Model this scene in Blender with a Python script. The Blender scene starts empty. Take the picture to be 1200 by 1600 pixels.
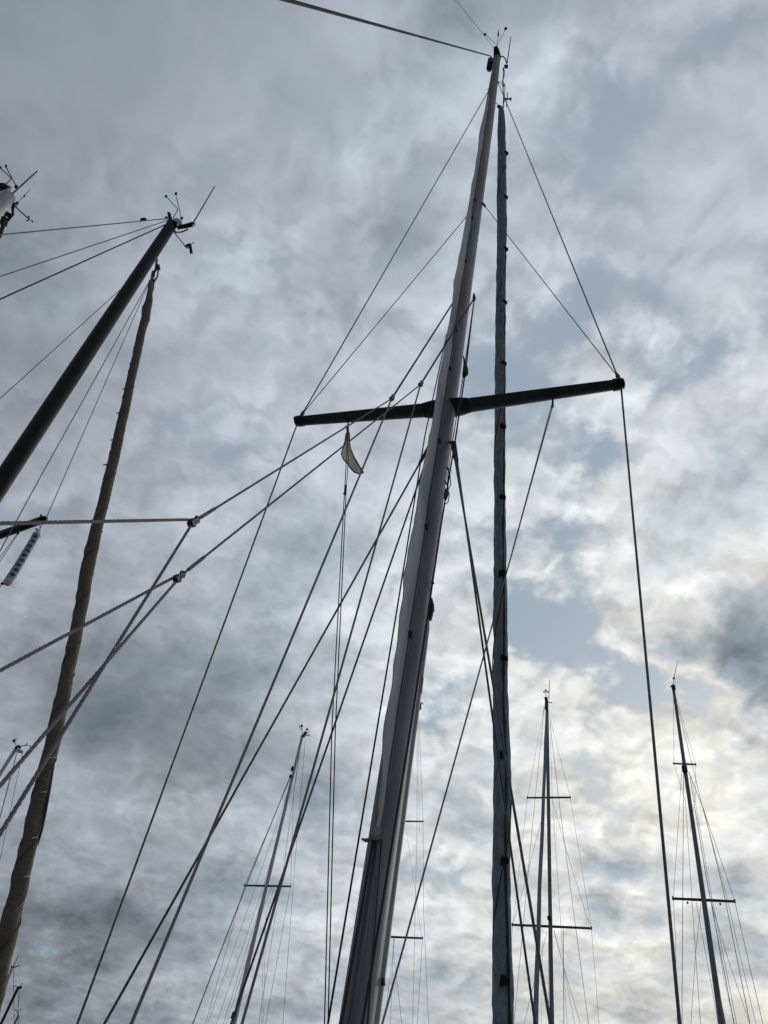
import bpy, bmesh, math, random
from mathutils import Vector, Matrix, noise
random.seed(7)
S = bpy.context.scene
C = S.collection
CAM = Vector((0, 0, 2.9))            # eye height over the water, standing in a yacht's cockpit
F = 1200.0                           # focal length in pixels of the 1200 x 1600 photograph

# ------------------------------------------------------------------ camera
zc = Vector((235, 1240, -1200)).normalized()          # plumb line seen by the camera
fw = Vector((0, 0, -1)); yc = (fw - fw.dot(zc) * zc).normalized(); xc = yc.cross(zc)
ROT = Matrix((xc, yc, zc))
cam = bpy.data.cameras.new('camera'); cam_o = bpy.data.objects.new('camera', cam); C.objects.link(cam_o)
cam.sensor_fit = 'VERTICAL'; cam.sensor_height = 36.0; cam.lens = 36.0 * F / 1600.0
cam.clip_start = 0.05; cam.clip_end = 3000
cam_o.matrix_world = Matrix.Translation(CAM) @ ROT.to_4x4()
S.camera = cam_o

def ray(px, py): return (ROT @ Vector((px - 600, 800 - py, -F))).normalized()
def W(px, py, D):                     # point at horizontal distance D
    d = ray(px, py); return CAM + d * (D / math.hypot(d.x, d.y))
def Wz(px, py, z):                    # point at height z
    d = ray(px, py); return CAM + d * ((z - CAM.z) / d.z)
def Wp(px, py, p, n):                 # point on a plane
    d = ray(px, py); return CAM + d * ((p - CAM).dot(n) / d.dot(n))
def Wd(px, py, depth):                # point at a given depth
    v = ROT @ Vector((px - 600, 800 - py, -F)); return CAM + v * (depth / F)
def depth(p): return -(ROT.transposed() @ (p - CAM)).z

# ------------------------------------------------------------------ sun, sky, exposure
SUN_DIR = ray(1330, 1420)
sun_el = math.asin(SUN_DIR.z); sun_az = math.atan2(SUN_DIR.x, SUN_DIR.y)
sun = bpy.data.lights.new('sun', 'SUN'); sun.energy = 0.9; sun.angle = math.radians(12); sun.color = (1, 0.95, 0.88)
sun_o = bpy.data.objects.new('sun', sun); C.objects.link(sun_o)
sun_o.rotation_euler = (-SUN_DIR).to_track_quat('-Z', 'Y').to_euler()

S.view_settings.view_transform = 'Standard'; S.view_settings.look = 'None'
S.view_settings.gamma = 1; S.view_settings.use_curve_mapping = False
S.view_settings.exposure = 0.0

world = bpy.data.worlds.new('World'); S.world = world; world.use_nodes = True
NT = world.node_tree; NT.nodes.clear(); N = NT.nodes.new; L = NT.links.new
def sock(n, i, v):
    if v is None: return
    if hasattr(v, 'is_output'): L(v, n.inputs[i])
    else: n.inputs[i].default_value = v
def M(op, a, b=None, c=None, clamp=False):
    n = N('ShaderNodeMath'); n.operation = op; n.use_clamp = clamp
    sock(n, 0, a); sock(n, 1, b); sock(n, 2, c); return n.outputs[0]
def V(op, a, b=None, scale=None):
    n = N('ShaderNodeVectorMath'); n.operation = op; sock(n, 0, a); sock(n, 1, b)
    if scale is not None: sock(n, 3, scale)
    return n.outputs['Value'] if op == 'DOT_PRODUCT' else n.outputs[0]
def NOI(vec, scale, detail, rough=0.5, dist=0.0, color=False, lac=2.0):
    n = N('ShaderNodeTexNoise'); n.noise_dimensions = '2D'; L(vec, n.inputs['Vector'])
    for k, v in (('Scale', scale), ('Detail', detail), ('Roughness', rough), ('Distortion', dist), ('Lacunarity', lac)):
        n.inputs[k].default_value = v
    return n.outputs['Color' if color else 'Fac']
def MIX(f, a, b):
    n = N('ShaderNodeMix'); n.data_type = 'RGBA'; sock(n, 0, f)
    for i, v in ((6, a), (7, b)):
        if hasattr(v, 'is_output'): L(v, n.inputs[i])
        else: n.inputs[i].default_value = (*v, 1)
    return n.outputs[2]

tc = N('ShaderNodeTexCoord').outputs['Generated']
dirv = V('NORMALIZE', tc)
sep = N('ShaderNodeSeparateXYZ'); L(dirv, sep.inputs[0])
zup = M('MAXIMUM', sep.outputs[2], 0.0)
inv = M('DIVIDE', 1.0, M('ADD', zup, 0.35))
cmb = N('ShaderNodeCombineXYZ'); L(M('MULTIPLY', sep.outputs[0], inv), cmb.inputs[0]); L(M('MULTIPLY', sep.outputs[1], inv), cmb.inputs[1])
layer = cmb.outputs[0]                                   # flat cloud layer coordinates
# domain warp of the cloud masses so that none has a smooth outline
w1 = V('SUBTRACT', NOI(layer, 3.2, 5, 0.6, color=True), (0.5, 0.5, 0.5))
w2 = V('SUBTRACT', NOI(layer, 13.0, 4, 0.6, color=True), (0.5, 0.5, 0.5))
warped = V('ADD', V('ADD', dirv, V('SCALE', w1, scale=0.20)), V('SCALE', w2, scale=0.055))

def mass(acc, px, py, rx, ry, rot, w):
    """one soft cloud mass or gap round a direction of the sky"""
    c = ray(px, py); k = math.cos(math.atan2(math.hypot(px - 600, py - 800), F))
    a = math.radians(rot)
    e1 = (ROT @ Vector((math.cos(a), math.sin(a), 0))); e1 = (e1 - e1.dot(c) * c).normalized(); e2 = c.cross(e1)
    m = Matrix((e1, e2, c)).transposed()
    n = N('ShaderNodeMapping'); n.vector_type = 'TEXTURE'; L(warped, n.inputs[0])
    n.inputs['Location'].default_value = c; n.inputs['Rotation'].default_value = m.to_euler()
    n.inputs['Scale'].default_value = (1.5 * rx * k / F, 1.5 * ry * k / F, 1.0)
    g = N('ShaderNodeTexGradient'); g.gradient_type = 'QUADRATIC_SPHERE'; L(n.outputs[0], g.inputs[0])
    return M('MULTIPLY_ADD', g.outputs['Fac'], w, acc)

# x, y, half sizes, turn, weight: below zero a thin place or gap, above zero a thick dark belly
MASSES = [
 (990,1085,190,70,-22,-.85),(900,1035,55,35,0,.55),(1010,1010,60,35,0,.4),(840,990,110,80,-30,-.85),(1050,1110,90,50,-10,-.6),
 (1010,480,150,80,-10,-.5),(1060,270,220,170,20,-.45),(920,190,90,140,0,-.45),(1120,90,160,120,0,-.35),(930,60,60,90,0,-.4),
 (580,250,40,100,10,-.45),(570,370,40,60,0,-.5),(490,490,50,38,0,-.62),(600,520,30,70,0,-.3),(760,600,60,120,0,-.15),
 (240,275,200,50,10,-.42),(350,640,130,55,10,-.4),(210,690,60,40,0,-.3),(610,940,45,60,0,-.45),(1115,1190,35,80,10,-.6),
 (520,1470,60,50,0,-.4),(680,1500,120,60,0,-.4),(1000,570,90,60,0,-.3),(550,780,80,70,0,-.2),(930,690,70,60,0,-.2),
 (1180,870,60,50,0,-.3),(830,850,60,60,0,-.3),
 (1165,1060,160,120,10,2.0),(130,1490,330,170,0,.12),(1000,300,100,60,0,.15),(1180,960,80,60,0,.4),(945,1375,90,60,-10,.75),(1150,1385,90,60,0,.6),(980,1250,60,40,0,.4),
 (190,1120,280,130,-10,.65),(430,1060,130,130,0,.5),(110,880,170,80,0,.35),(100,40,320,170,0,.18),(730,1260,70,90,0,.55),
 (510,1230,110,90,0,.5),(340,1370,90,70,0,.12),(170,1400,200,60,-5,.2),(980,910,90,50,0,.16),(1000,650,100,60,0,.2),
 (560,1110,60,60,0,.2),(900,1490,60,30,0,.3),(400,1530,250,80,0,.25),(1120,1480,120,40,0,.2),(450,300,60,50,0,.2),(330,560,80,60,0,.15),
 (870,330,50,60,0,.3),(650,300,80,120,0,.15),(850,560,60,60,0,.2),
]
LIGHTS = [
 (1130,1240,170,90,5,.34),(110,990,170,130,0,-.22),(290,1220,150,110,0,-.26),(220,470,200,120,0,.10),(900,1560,260,70,0,-.14),(1170,1050,170,120,10,-.5),(620,120,380,260,0,.20),(360,460,160,120,0,.10),(1000,1190,170,50,-15,.10),(700,1090,190,110,0,.20),(1060,860,220,180,0,.08),(900,750,200,200,0,.10),
 (980,1010,100,60,0,.06),(1180,1560,200,80,0,-.20),(880,1560,300,80,0,-.20),(60,730,120,60,0,.12),(360,430,110,90,0,.08),(820,110,100,150,0,.10),
 (60,970,70,35,0,.14),(850,720,120,160,0,.06),(540,1000,90,90,0,.10),(90,1260,120,60,0,.08),(450,1320,90,60,0,.08),
 (500,1580,200,70,0,-.15),(200,1110,340,200,0,-.30),(120,1480,360,220,0,-.55),(60,620,260,300,0,-.14),(430,1200,160,160,0,-.10),(80,60,300,200,0,.04),(900,1320,90,60,0,.12),(950,1440,160,50,0,.08),
 (560,850,240,200,0,.16),(380,600,200,200,0,.06),(1160,680,120,160,0,.10),
]
def puffs(vec, scale, detail=3.0):
    """cauliflower heads: rounded domes on rounded domes"""
    n = N('ShaderNodeTexVoronoi'); n.feature = 'SMOOTH_F1'; n.voronoi_dimensions = '2D'; n.normalize = True; L(vec, n.inputs['Vector'])
    n.inputs['Scale'].default_value = scale; n.inputs['Detail'].default_value = detail
    n.inputs['Roughness'].default_value = 0.55; n.inputs['Smoothness'].default_value = 0.35
    return M('SUBTRACT', 1.0, n.outputs['Distance'])
pw = V('SCALE', V('SUBTRACT', NOI(layer, 9.0, 6, 0.62, color=True), (0.5, 0.5, 0.5)), scale=0.10)
lay2 = V('ADD', layer, pw)
broad = NOI(layer, 3.4, 8, 0.55, 0.15)
step = 0.020
toward = V('ADD', lay2, (step * math.sin(sun_az), step * math.cos(sun_az), 0))
dome = puffs(lay2, 6.5)
relief = M('SUBTRACT', dome, puffs(toward, 6.5))                       # falls away towards the sun: that flank is lit
D = M('ADD', M('MULTIPLY_ADD', broad, 1.7, -0.43), M('MULTIPLY_ADD', dome, 1.15, -0.76))
D = M('ADD', D, M('MULTIPLY', M('MULTIPLY_ADD', NOI(layer, 17.0, 7, 0.62, 0.2), 0.5, -0.25), M('SUBTRACT', 1.15, zup)))
# thick veil high up to the left of the view: the billows lose their contrast there
calm = 0.0
for m_ in [(120,80,420,330,0,.85),(480,60,330,260,0,.55),(180,1130,380,260,0,.55),(100,600,300,300,0,.50),(500,600,300,300,0,.2),(1080,260,280,280,0,.60)]:
    calm = mass(calm, *m_)
calm = M('MINIMUM', calm, 0.75)
D = M('ADD', M('MULTIPLY', M('SUBTRACT', D, 0.5), M('SUBTRACT', 1.0, calm)), 0.5)
for m_ in MASSES: D = mass(D, *m_[:5], m_[5] * 0.72)
lum = 0.0
for m_ in LIGHTS: lum = mass(lum, *m_)

sd = V('DOT_PRODUCT', dirv, tuple(SUN_DIR))
glow = M('POWER', M('MULTIPLY_ADD', sd, 0.5, 0.5, clamp=True), 4.0)     # veil is brighter towards the hidden sun
wide = M('MULTIPLY_ADD', glow, 0.66, 0.27)
bright = M('ADD', wide, M('MULTIPLY', lum, 0.8))
# cloud shade by thickness: thin rim bright, belly grey
rp = N('ShaderNodeValToRGB'); L(D, rp.inputs[0]); cr = rp.color_ramp; cr.interpolation = 'EASE'
stops = [(0.0, .95), (0.28, 1.03), (0.42, 1.06), (0.60, .92), (0.82, .74), (1.0, .60)]
while len(cr.elements) < len(stops): cr.elements.new(0.5)
for e, (p, v) in zip(cr.elements, stops): e.position = p; e.color = (v * .85, v * .85, v * .85, 1)
shade = rp.outputs[0]
warm = M('MULTIPLY', M('POWER', glow, 2.2), M('SUBTRACT', 1.35, D, clamp=True))
thick = M('MULTIPLY_ADD', D, 1.6, -0.75, clamp=True)
cloud_tint = MIX(warm, MIX(thick, (0.89, 0.982, 1.15), (0.81, 0.985, 1.165)), (1.03, 1.01, 0.93))
cloud = V('MULTIPLY', V('SCALE', cloud_tint, scale=M('MULTIPLY', M('MULTIPLY', bright, 1.0), M('MULTIPLY_ADD', relief, M('MULTIPLY_ADD', calm, -2.2, 2.0), 1.0))), shade)
# clear sky behind: the Nishita sky, veiled by thin high haze
sky = N('ShaderNodeTexSky'); sky.sky_type = 'NISHITA'; sky.sun_disc = False
sky.sun_elevation = sun_el; sky.sun_rotation = sun_az
sky.dust_density = 2.0; sky.ozone_density = 1.5
clear0 = V('SCALE', sky.outputs[0], scale=0.075)
high = M('MULTIPLY_ADD', zup, 2.2, -1.05, clamp=True)                   # thin milky veil overhead
clear = MIX(0.7, clear0, MIX(high, (0.345, 0.455, 0.555), (0.43, 0.51, 0.60)))
mr = N('ShaderNodeMapRange'); mr.interpolation_type = 'SMOOTHSTEP'; L(D, mr.inputs[0])
mr.inputs[1].default_value = -0.02; mr.inputs[2].default_value = 0.33
total = MIX(mr.outputs[0], clear, cloud)
bg = N('ShaderNodeBackground'); bg.inputs[1].default_value = 1.0
L(total, bg.inputs[0])
wo = N('ShaderNodeOutputWorld'); L(bg.outputs[0], wo.inputs[0])
world.cycles.sampling_method = 'MANUAL'; world.cycles.sample_map_resolution = 512
#SKYONLY

# ------------------------------------------------------------------ materials
def mat(name, col, rough=0.6, metal=0.0, var=0.12, scale=30.0, bump=0.0, bscale=200.0, stretch=None, dark=None, spec=0.5, trans=0.0, wave=None):
    m = bpy.data.materials.new(name); m.use_nodes = True
    nt = m.node_tree; n = nt.nodes; l = nt.links; b = n['Principled BSDF']
    b.inputs['Roughness'].default_value = rough; b.inputs['Metallic'].default_value = metal
    b.inputs['Specular IOR Level'].default_value = spec
    t = n.new('ShaderNodeTexCoord'); mp = n.new('ShaderNodeMapping'); l.new(t.outputs['Object'], mp.inputs[0])
    if stretch: mp.inputs['Scale'].default_value = stretch
    nz = n.new('ShaderNodeTexNoise'); nz.inputs['Scale'].default_value = scale; nz.inputs['Detail'].default_value = 6
    nz.inputs['Roughness'].default_value = 0.65; l.new(mp.outputs[0], nz.inputs['Vector'])
    r_ = n.new('ShaderNodeValToRGB'); l.new(nz.outputs['Fac'], r_.inputs[0])
    d = dark or tuple(c * (1 - 2.2 * var) for c in col); u = tuple(min(1, c * (1 + var)) for c in col)
    r_.color_ramp.elements[0].position = 0.3; r_.color_ramp.elements[0].color = (*d, 1)
    r_.color_ramp.elements[1].position = 0.62; r_.color_ramp.elements[1].color = (*u, 1)
    l.new(r_.outputs[0], b.inputs['Base Color'])
    rm = n.new('ShaderNodeMapRange'); l.new(nz.outputs['Fac'], rm.inputs[0])
    rm.inputs[3].default_value = min(1, rough + .1); rm.inputs[4].default_value = max(.03, rough - .1); l.new(rm.outputs[0], b.inputs['Roughness'])
    if bump:
        nb = n.new('ShaderNodeTexNoise'); nb.inputs['Scale'].default_value = bscale; nb.inputs['Detail'].default_value = 4
        l.new(t.outputs['Object'], nb.inputs['Vector'])
        bp = n.new('ShaderNodeBump'); bp.inputs['Strength'].default_value = bump; bp.inputs['Distance'].default_value = 0.01
        l.new(nb.outputs['Fac'], bp.inputs['Height']); l.new(bp.outputs[0], b.inputs['Normal'])
    if trans:
        tr = n.new('ShaderNodeBsdfTranslucent'); l.new(r_.outputs[0], tr.inputs[0])
        mx = n.new('ShaderNodeMixShader'); mx.inputs[0].default_value = trans
        l.new(b.outputs[0], mx.inputs[1]); l.new(tr.outputs[0], mx.inputs[2]); l.new(mx.outputs[0], n['Material Output'].inputs[0])
    return m
ALU = mat('grey_anodised_spar', (.215, .22, .23), .65, .05, .16, 3.0, .05, 60, (6, 6, .8))
ALU_PALE = mat('pale_painted_spar', (.50, .51, .52), .5, .0, .10, 4, .03, 60, (5, 5, .8))
POLE = mat('weathered_aluminium', (.26, .27, .28), .6, .0, .14, 4, .03, 60, (5, 5, .8))
ALU_MID = mat('dull_grey_spar', (.17, .18, .19), .5, .1, .15, 4, .03, 60, (5, 5, .8))
BLACKSPAR = mat('black_spar', (.0075, .006, .0052), .5, .0, .25, 5, .04, 60, (5, 5, .8), spec=.2)
SPREAD = mat('charcoal_spreader', (.052, .070, .072), .5, .1, .18, 12, .05, 120)
CASTING = mat('dark_casting', (.030, .034, .036), .55, .2, .2, 30, .1, 200)
BLACK = mat('black_plastic', (.012, .012, .013), .5, 0, .2, 30)
STEEL = mat('stainless', (.55, .55, .56), .3, .95, .1, 60)
WIRE = mat('weathered_wire', (.10, .105, .11), .45, .6, .2, 50)
ROPE = mat('braided_rope', (.25, .24, .25), .9, 0, .2, 300, .5, 900)
ROPE_PALE = mat('pale_rope', (.42, .41, .38), .9, 0, .2, 250, .5, 900)
ROPE_DARK = mat('dark_rope', (.045, .045, .05), .9, 0, .2, 250, .5, 900)
COVER = mat('blue_grey_sail_cover', (.205, .245, .285), .85, 0, .16, 9, 1.0, 14, (3, 3, 1))
COVER_SEAM = mat('dark_seam_webbing', (.028, .036, .046), .85, 0, .16, 40, .2, 300)
COVER_PALE = mat('blue_grey_stitching', (.27, .31, .35), .85, 0, .1, 40)
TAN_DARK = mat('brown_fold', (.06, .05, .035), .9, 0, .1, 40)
TAN_PALE = mat('brown_edge', (.17, .145, .10), .9, 0, .1, 40)
TAN = mat('brown_sail_cover', (.115, .098, .068), .9, 0, .16, 14, .55, 26, (2, 2, 5))
DACRON = mat('off_white_sailcloth', (.43, .44, .45), .75, 0, .07, 5, .1, 30, (1, 1, .3), trans=.12)
FLAGC = mat('cream_flag_cloth', (.80, .79, .70), .85, 0, .05, 12, .1, 80, trans=.5)
FLAGHEM = mat('olive_flag_hem', (.13, .125, .07), .85, 0, .1, 40)
WHITEP = mat('white_plastic', (.68, .69, .70), .4, 0, .06, 20)
CHEEK = mat('dull_cheek_plate', (.26, .26, .27), .5, .3, .1, 60)
LENS = mat('reflector_tube', (.36, .40, .43), .30, 0, .06, 20)
BAND = mat('reflector_foil', (.075, .09, .105), .5, .2, .1, 20)
GEL = mat('white_gelcoat', (.66, .66, .64), .3, 0, .05, 3)
TEAK = mat('teak_deck', (.22, .16, .10), .8, 0, .2, 20, .2, 80, (1, 8, 1))
NAVY = mat('boot_stripe', (.03, .05, .10), .3, 0, .05, 3)

# ------------------------------------------------------------------ mesh helpers
def frame(t):
    t = t.normalized(); a = Vector((0, 0, 1)) if abs(t.z) < .9 else Vector((1, 0, 0))
    u = t.cross(a).normalized(); return u, t.cross(u).normalized()
class MB:
    def __init__(s): s.v = []; s.f = []
    def tube(s, pts, r, n=8, cap=True, prof=None, up=None, twist=0.0):
        """sweep; r: one radius or one per point (number or pair); prof(angle) scales the radius"""
        pts = [Vector(p) for p in pts]; k = len(pts); b0 = len(s.v)
        u = None
        for i, p in enumerate(pts):
            t = (pts[min(i + 1, k - 1)] - pts[max(i - 1, 0)])
            t = t.normalized() if t.length > 1e-9 else Vector((0, 0, 1))
            if u is None:
                if up is not None: u = (up - up.dot(t) * t).normalized()
                else: u = frame(t)[0]
            else: u = (u - u.dot(t) * t).normalized()
            w = t.cross(u)
            ri = r[i] if isinstance(r, list) else r
            ru, rw = ri if isinstance(ri, tuple) else (ri, ri)
            for j in range(n):
                a = 2 * math.pi * j / n; q = prof(a, i) if prof else 1.0; aa = a + twist * i
                s.v.append(p + u * (math.cos(aa) * ru * q) + w * (math.sin(aa) * rw * q))
            if i:
                for j in range(n):
                    s.f.append((b0 + (i - 1) * n + j, b0 + (i - 1) * n + (j + 1) % n, b0 + i * n + (j + 1) % n, b0 + i * n + j))
        if cap:
            s.f.append(tuple(b0 + j for j in range(n))[::-1]); s.f.append(tuple(b0 + (k - 1) * n + j for j in range(n)))
        return s
    def box(s, c, x, y, z):
        """c centre; x, y, z half-extent vectors"""
        b0 = len(s.v)
        for a in (-1, 1):
            for b in (-1, 1):
                for d in (-1, 1): s.v.append(c + x * a + y * b + z * d)
        for q in ((0, 1, 3, 2), (4, 6, 7, 5), (0, 4, 5, 1), (2, 3, 7, 6), (0, 2, 6, 4), (1, 5, 7, 3)): s.f.append(tuple(b0 + i for i in q))
        return s
    def slab(s, pts, off):
        """closed sheet: polygon pts thickened by vector off"""
        b0 = len(s.v); k = len(pts)
        s.v += [Vector(p) - off / 2 for p in pts] + [Vector(p) + off / 2 for p in pts]
        s.f.append(tuple(range(b0, b0 + k))[::-1]); s.f.append(tuple(range(b0 + k, b0 + 2 * k)))
        for i in range(k): s.f.append((b0 + i, b0 + (i + 1) % k, b0 + k + (i + 1) % k, b0 + k + i))
        return s
    def grid(s, rows, thick):
        """rows of points -> a cloth of real thickness; thick: offset vector"""
        b0 = len(s.v); R_ = len(rows); K = len(rows[0])
        for sg in (-.5, .5):
            for row in rows: s.v += [Vector(p) + thick * sg for p in row]
        g = lambda q, i, j: b0 + q * R_ * K + i * K + j
        for i in range(R_ - 1):
            for j in range(K - 1):
                s.f.append((g(0, i, j), g(0, i + 1, j), g(0, i + 1, j + 1), g(0, i, j + 1)))
                s.f.append((g(1, i, j), g(1, i, j + 1), g(1, i + 1, j + 1), g(1, i + 1, j)))
        for i in range(R_ - 1):
            for j in (0, K - 1):
                q = (g(0, i, j), g(1, i, j), g(1, i + 1, j), g(0, i + 1, j)); s.f.append(q if j == 0 else q[::-1])
        for j in range(K - 1):
            for i in (0, R_ - 1):
                q = (g(0, i, j), g(0, i, j + 1), g(1, i, j + 1), g(1, i, j)); s.f.append(q if i == 0 else q[::-1])
        return s
    def build(s, name, m, parent=None, smooth=True, base=None, label=None, bevel=0.0):
        b = root_of(parent).location if parent is not None else (base or Vector())
        me = bpy.data.meshes.new(name); me.from_pydata([tuple(Vector(v) - b) for v in s.v], [], s.f); me.update()
        bm = bmesh.new(); bm.from_mesh(me); bmesh.ops.recalc_face_normals(bm, faces=bm.faces); bm.to_mesh(me); bm.free()
        if smooth:
            me.polygons.foreach_set('use_smooth', [True] * len(me.polygons))
            bm = bmesh.new(); bm.from_mesh(me)
            for e in bm.edges:
                if len(e.link_faces) == 2 and e.calc_face_angle(0) > math.radians(42): e.smooth = False
            bm.to_mesh(me); bm.free()
        me.materials.append(m)
        o = bpy.data.objects.new(name, me); C.objects.link(o)
        if parent is not None: o.parent = parent
        else: o.location = b
        if bevel:
            md = o.modifiers.new('bevel', 'BEVEL'); md.width = bevel; md.segments = 2; md.limit_method = 'ANGLE'
        if label: o['label'] = label
        return o
def root_of(o):
    while o.parent: o = o.parent
    return o
def thing(name, loc, label, cat, group=None):
    o = bpy.data.objects.new(name, None); C.objects.link(o); o.location = loc
    o['label'] = label; o['category'] = cat
    if group: o['group'] = group
    return o
def lerp(a, b, t): return a + (b - a) * t
def down(p, q, z):
    """carry the line p -> q on to height z"""
    d = q - p
    return q if abs(d.z) < 1e-6 else p + d * ((z - p.z) / d.z)
def line(name, pts, r, m, parent, label=None, sag=0.0, n=6):
    P = [Vector(p) for p in pts]
    if sag and len(P) == 2:
        P = [lerp(P[0], P[1], t / 12) - Vector((0, 0, sag * 4 * (t / 12) * (1 - t / 12))) for t in range(13)]
    return MB().tube(P, r, n).build(name, m, parent, label=label)
def laid(name, pts, r, m, parent, pitch=0.055, label=None, r2=None):
    """three-strand rope, its strands real ridges winding round; r2: radius at the far end of a splice"""
    P = []
    for a, b in zip(pts, pts[1:]):
        k = max(2, int((b - a).length / (pitch / 7))); k = min(k, 900)
        P += [lerp(a, b, i / k) for i in range(k)]
    P.append(pts[-1]); step = (P[1] - P[0]).length
    o = MB().tube(P, r, 9, prof=lambda a, i: 1.0 + 0.09 * math.cos(3 * a), twist=2 * math.pi * step / pitch).build(name, m, parent, label=label)
    return o
def interp(tab, y):
    if y <= tab[0][0]: return tab[0][1]
    for (a, b), (c, d) in zip(tab, tab[1:]):
        if y <= c: return b + (d - b) * (y - a) / (c - a)
    return tab[-1][1]

# ------------------------------------------------------------------ harbour water
DECK = 1.25                                              # deck height over the water
wm = bpy.data.materials.new('harbour_water'); wm.use_nodes = True
wb = wm.node_tree.nodes['Principled BSDF']; wb.inputs['Base Color'].default_value = (.025, .040, .040, 1); wb.inputs['Roughness'].default_value = .12
tn = wm.node_tree.nodes.new('ShaderNodeTexNoise'); tn.inputs['Scale'].default_value = .9; tn.inputs['Detail'].default_value = 5
to = wm.node_tree.nodes.new('ShaderNodeTexCoord'); wm.node_tree.links.new(to.outputs['Object'], tn.inputs['Vector'])
bp = wm.node_tree.nodes.new('ShaderNodeBump'); bp.inputs['Strength'].default_value = .5; bp.inputs['Distance'].default_value = .08
wm.node_tree.links.new(tn.outputs['Fac'], bp.inputs['Height']); wm.node_tree.links.new(bp.outputs[0], wb.inputs['Normal'])
o = MB(); o.v = [Vector((-1200, -1200, 0)), Vector((1200, -1200, 0)), Vector((1200, 1200, 0)), Vector((-1200, 1200, 0))]; o.f = [(0, 1, 2, 3)]
o = o.build('water', wm, smooth=False); o['kind'] = 'structure'

def hull(root, bow, stern, beam, mk=GEL):
    """closed sailing-yacht hull below a flush deck with a coachroof"""
    ax = (stern - bow); ln = ax.length; ax.normalize(); sd_ = Vector((-ax.y, ax.x, 0)); mb = MB(); st = 14; sec = 9; b0 = 0
    rim = []
    for i in range(st + 1):
        t = i / st; hb = beam / 2 * max(.012, math.sin(math.pi * min(1, .06 + t * .62)) ** .8 * (1 - .25 * max(0, t - .6) / .4))
        if t < .02: hb = .02
        c = bow + ax * (ln * t); row = []
        for j in range(sec):
            a = -1 + 2 * j / (sec - 1)
            row.append(Vector((c.x, c.y, 0)) + sd_ * (hb * a * (1 - .12 * (1 - abs(a)))) + Vector((0, 0, DECK + .12 * (1 - t) ** 2 - (1 - abs(a) ** 3) * (1.55 * math.sin(math.pi * min(1, .15 + .75 * t)) + .05))))
        mb.v += row; rim.append((row[0], row[-1]))
        if i:
            for j in range(sec - 1):
                k = (i - 1) * sec + j; mb.f.append((k, k + 1, k + sec + 1, k + sec))
    mb.f.append(tuple(st * sec + j for j in range(sec)))
    mb.build('hull', mk, root)
    d = MB(); d.v = [p + Vector((0, 0, .003)) for q in rim for p in q]
    for i in range(st): d.f.append((2 * i, 2 * i + 1, 2 * i + 3, 2 * i + 2))
    d.build('deck', TEAK, root, smooth=False)
    m0 = bow + ax * (ln * .30); m1 = bow + ax * (ln * .62); hb = beam * .26
    q = [m0 - sd_ * hb * .6, m1 - sd_ * hb, m1 + sd_ * hb, m0 + sd_ * hb * .6]
    MB().slab([Vector((p.x, p.y, DECK + .20)) for p in q], Vector((0, 0, .38))).build('coachroof', GEL, root, smooth=False, bevel=.04)

def gear(name, root, parts, m=BLACK):
    """small fitting built from short rods: parts = [(points, radius)]"""
    mb = MB()
    for pts, r in parts: mb.tube(pts, r, 6)
    return mb.build(name, m, root)
def masthead_gear(root, Dp, vane=None, antenna=None, cups=None, r=0.004):
    """wind vane (stem and tabs), whip antenna and cup anemometer at the camera depth Dp of the masthead"""
    P = lambda x, y, dz=0: Wd(x, y, Dp + dz)
    if vane:
        v = gear('wind_vane', root, [([P(*a), P(*b, .05)], r) for a, b in vane['rods']])
        for (x, y, w) in vane['tabs']:
            c = P(x, y); k = w * Dp / F
            MB().slab([c + ROT @ Vector(q) * k for q in ((-1, -.8, 0), (.8, -1, .3), (1, .8, .4), (-.8, 1, 0))], ROT @ Vector((0, 0, .006))).build('vane_tab', BLACK, v, smooth=False)
    if antenna:
        a, b = antenna; o = gear('whip_antenna', root, [([P(*a), P(*b, -.1)], [r * 1.4, r * .8])])
    if cups:
        arm, c, rc = cups; o = gear('anemometer', root, [([P(*arm), P(*c)], r * 1.3)])
        cc = P(*c); k = rc * Dp / F
        for i in range(3):
            a = i * 2.094 + .4; h = cc + Vector((math.cos(a), math.sin(a), 0)) * k
            MB().tube([cc, h], r * .8, 5).build('cup_arm', BLACK, o)
            MB().tube([h, h + Vector((-math.sin(a), math.cos(a), 0)) * k * .35, h + Vector((-math.sin(a), math.cos(a), 0)) * k * .5], [k * .28, k * .2, .002], 8).build('cup', BLACK, o)

# ================================================================== the nearest yacht
MD = 3.8
mast_lo = W(557.5, 1600, MD); mast_hi = W(777, 92, MD)
mast_hi.x = mast_lo.x + (mast_hi.x - mast_lo.x); 
def on_mast(z):
    t = (z - mast_lo.z) / (mast_hi.z - mast_lo.z); return lerp(mast_lo, mast_hi, t)
def mz(px, py):                                          # height of the mast where the picture shows it
    d = ray(px, py); return CAM.z + d.z * MD / math.hypot(d.x, d.y)
root_z = mz(697, 638)
tipL = Wz(466, 658, root_z); tipR = Wz(970, 600, root_z)
AB = (tipR - tipL).normalized(); FORE = Vector((-AB.y, AB.x, 0)).normalized(); AFT = -FORE; STB = Vector((FORE.y, -FORE.x, 0))
base = Vector((on_mast(DECK).x, on_mast(DECK).y, 0))
bow = base + FORE * 4.35; stern = base + AFT * 6.6
yacht = thing('sailing_yacht', base, 'nearest yacht, with thick grey mast, long dark spreaders and blue-grey furled headsail', 'sailboat', 'yachts moored in the marina')
hull(yacht, bow, stern, 3.4)

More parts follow.
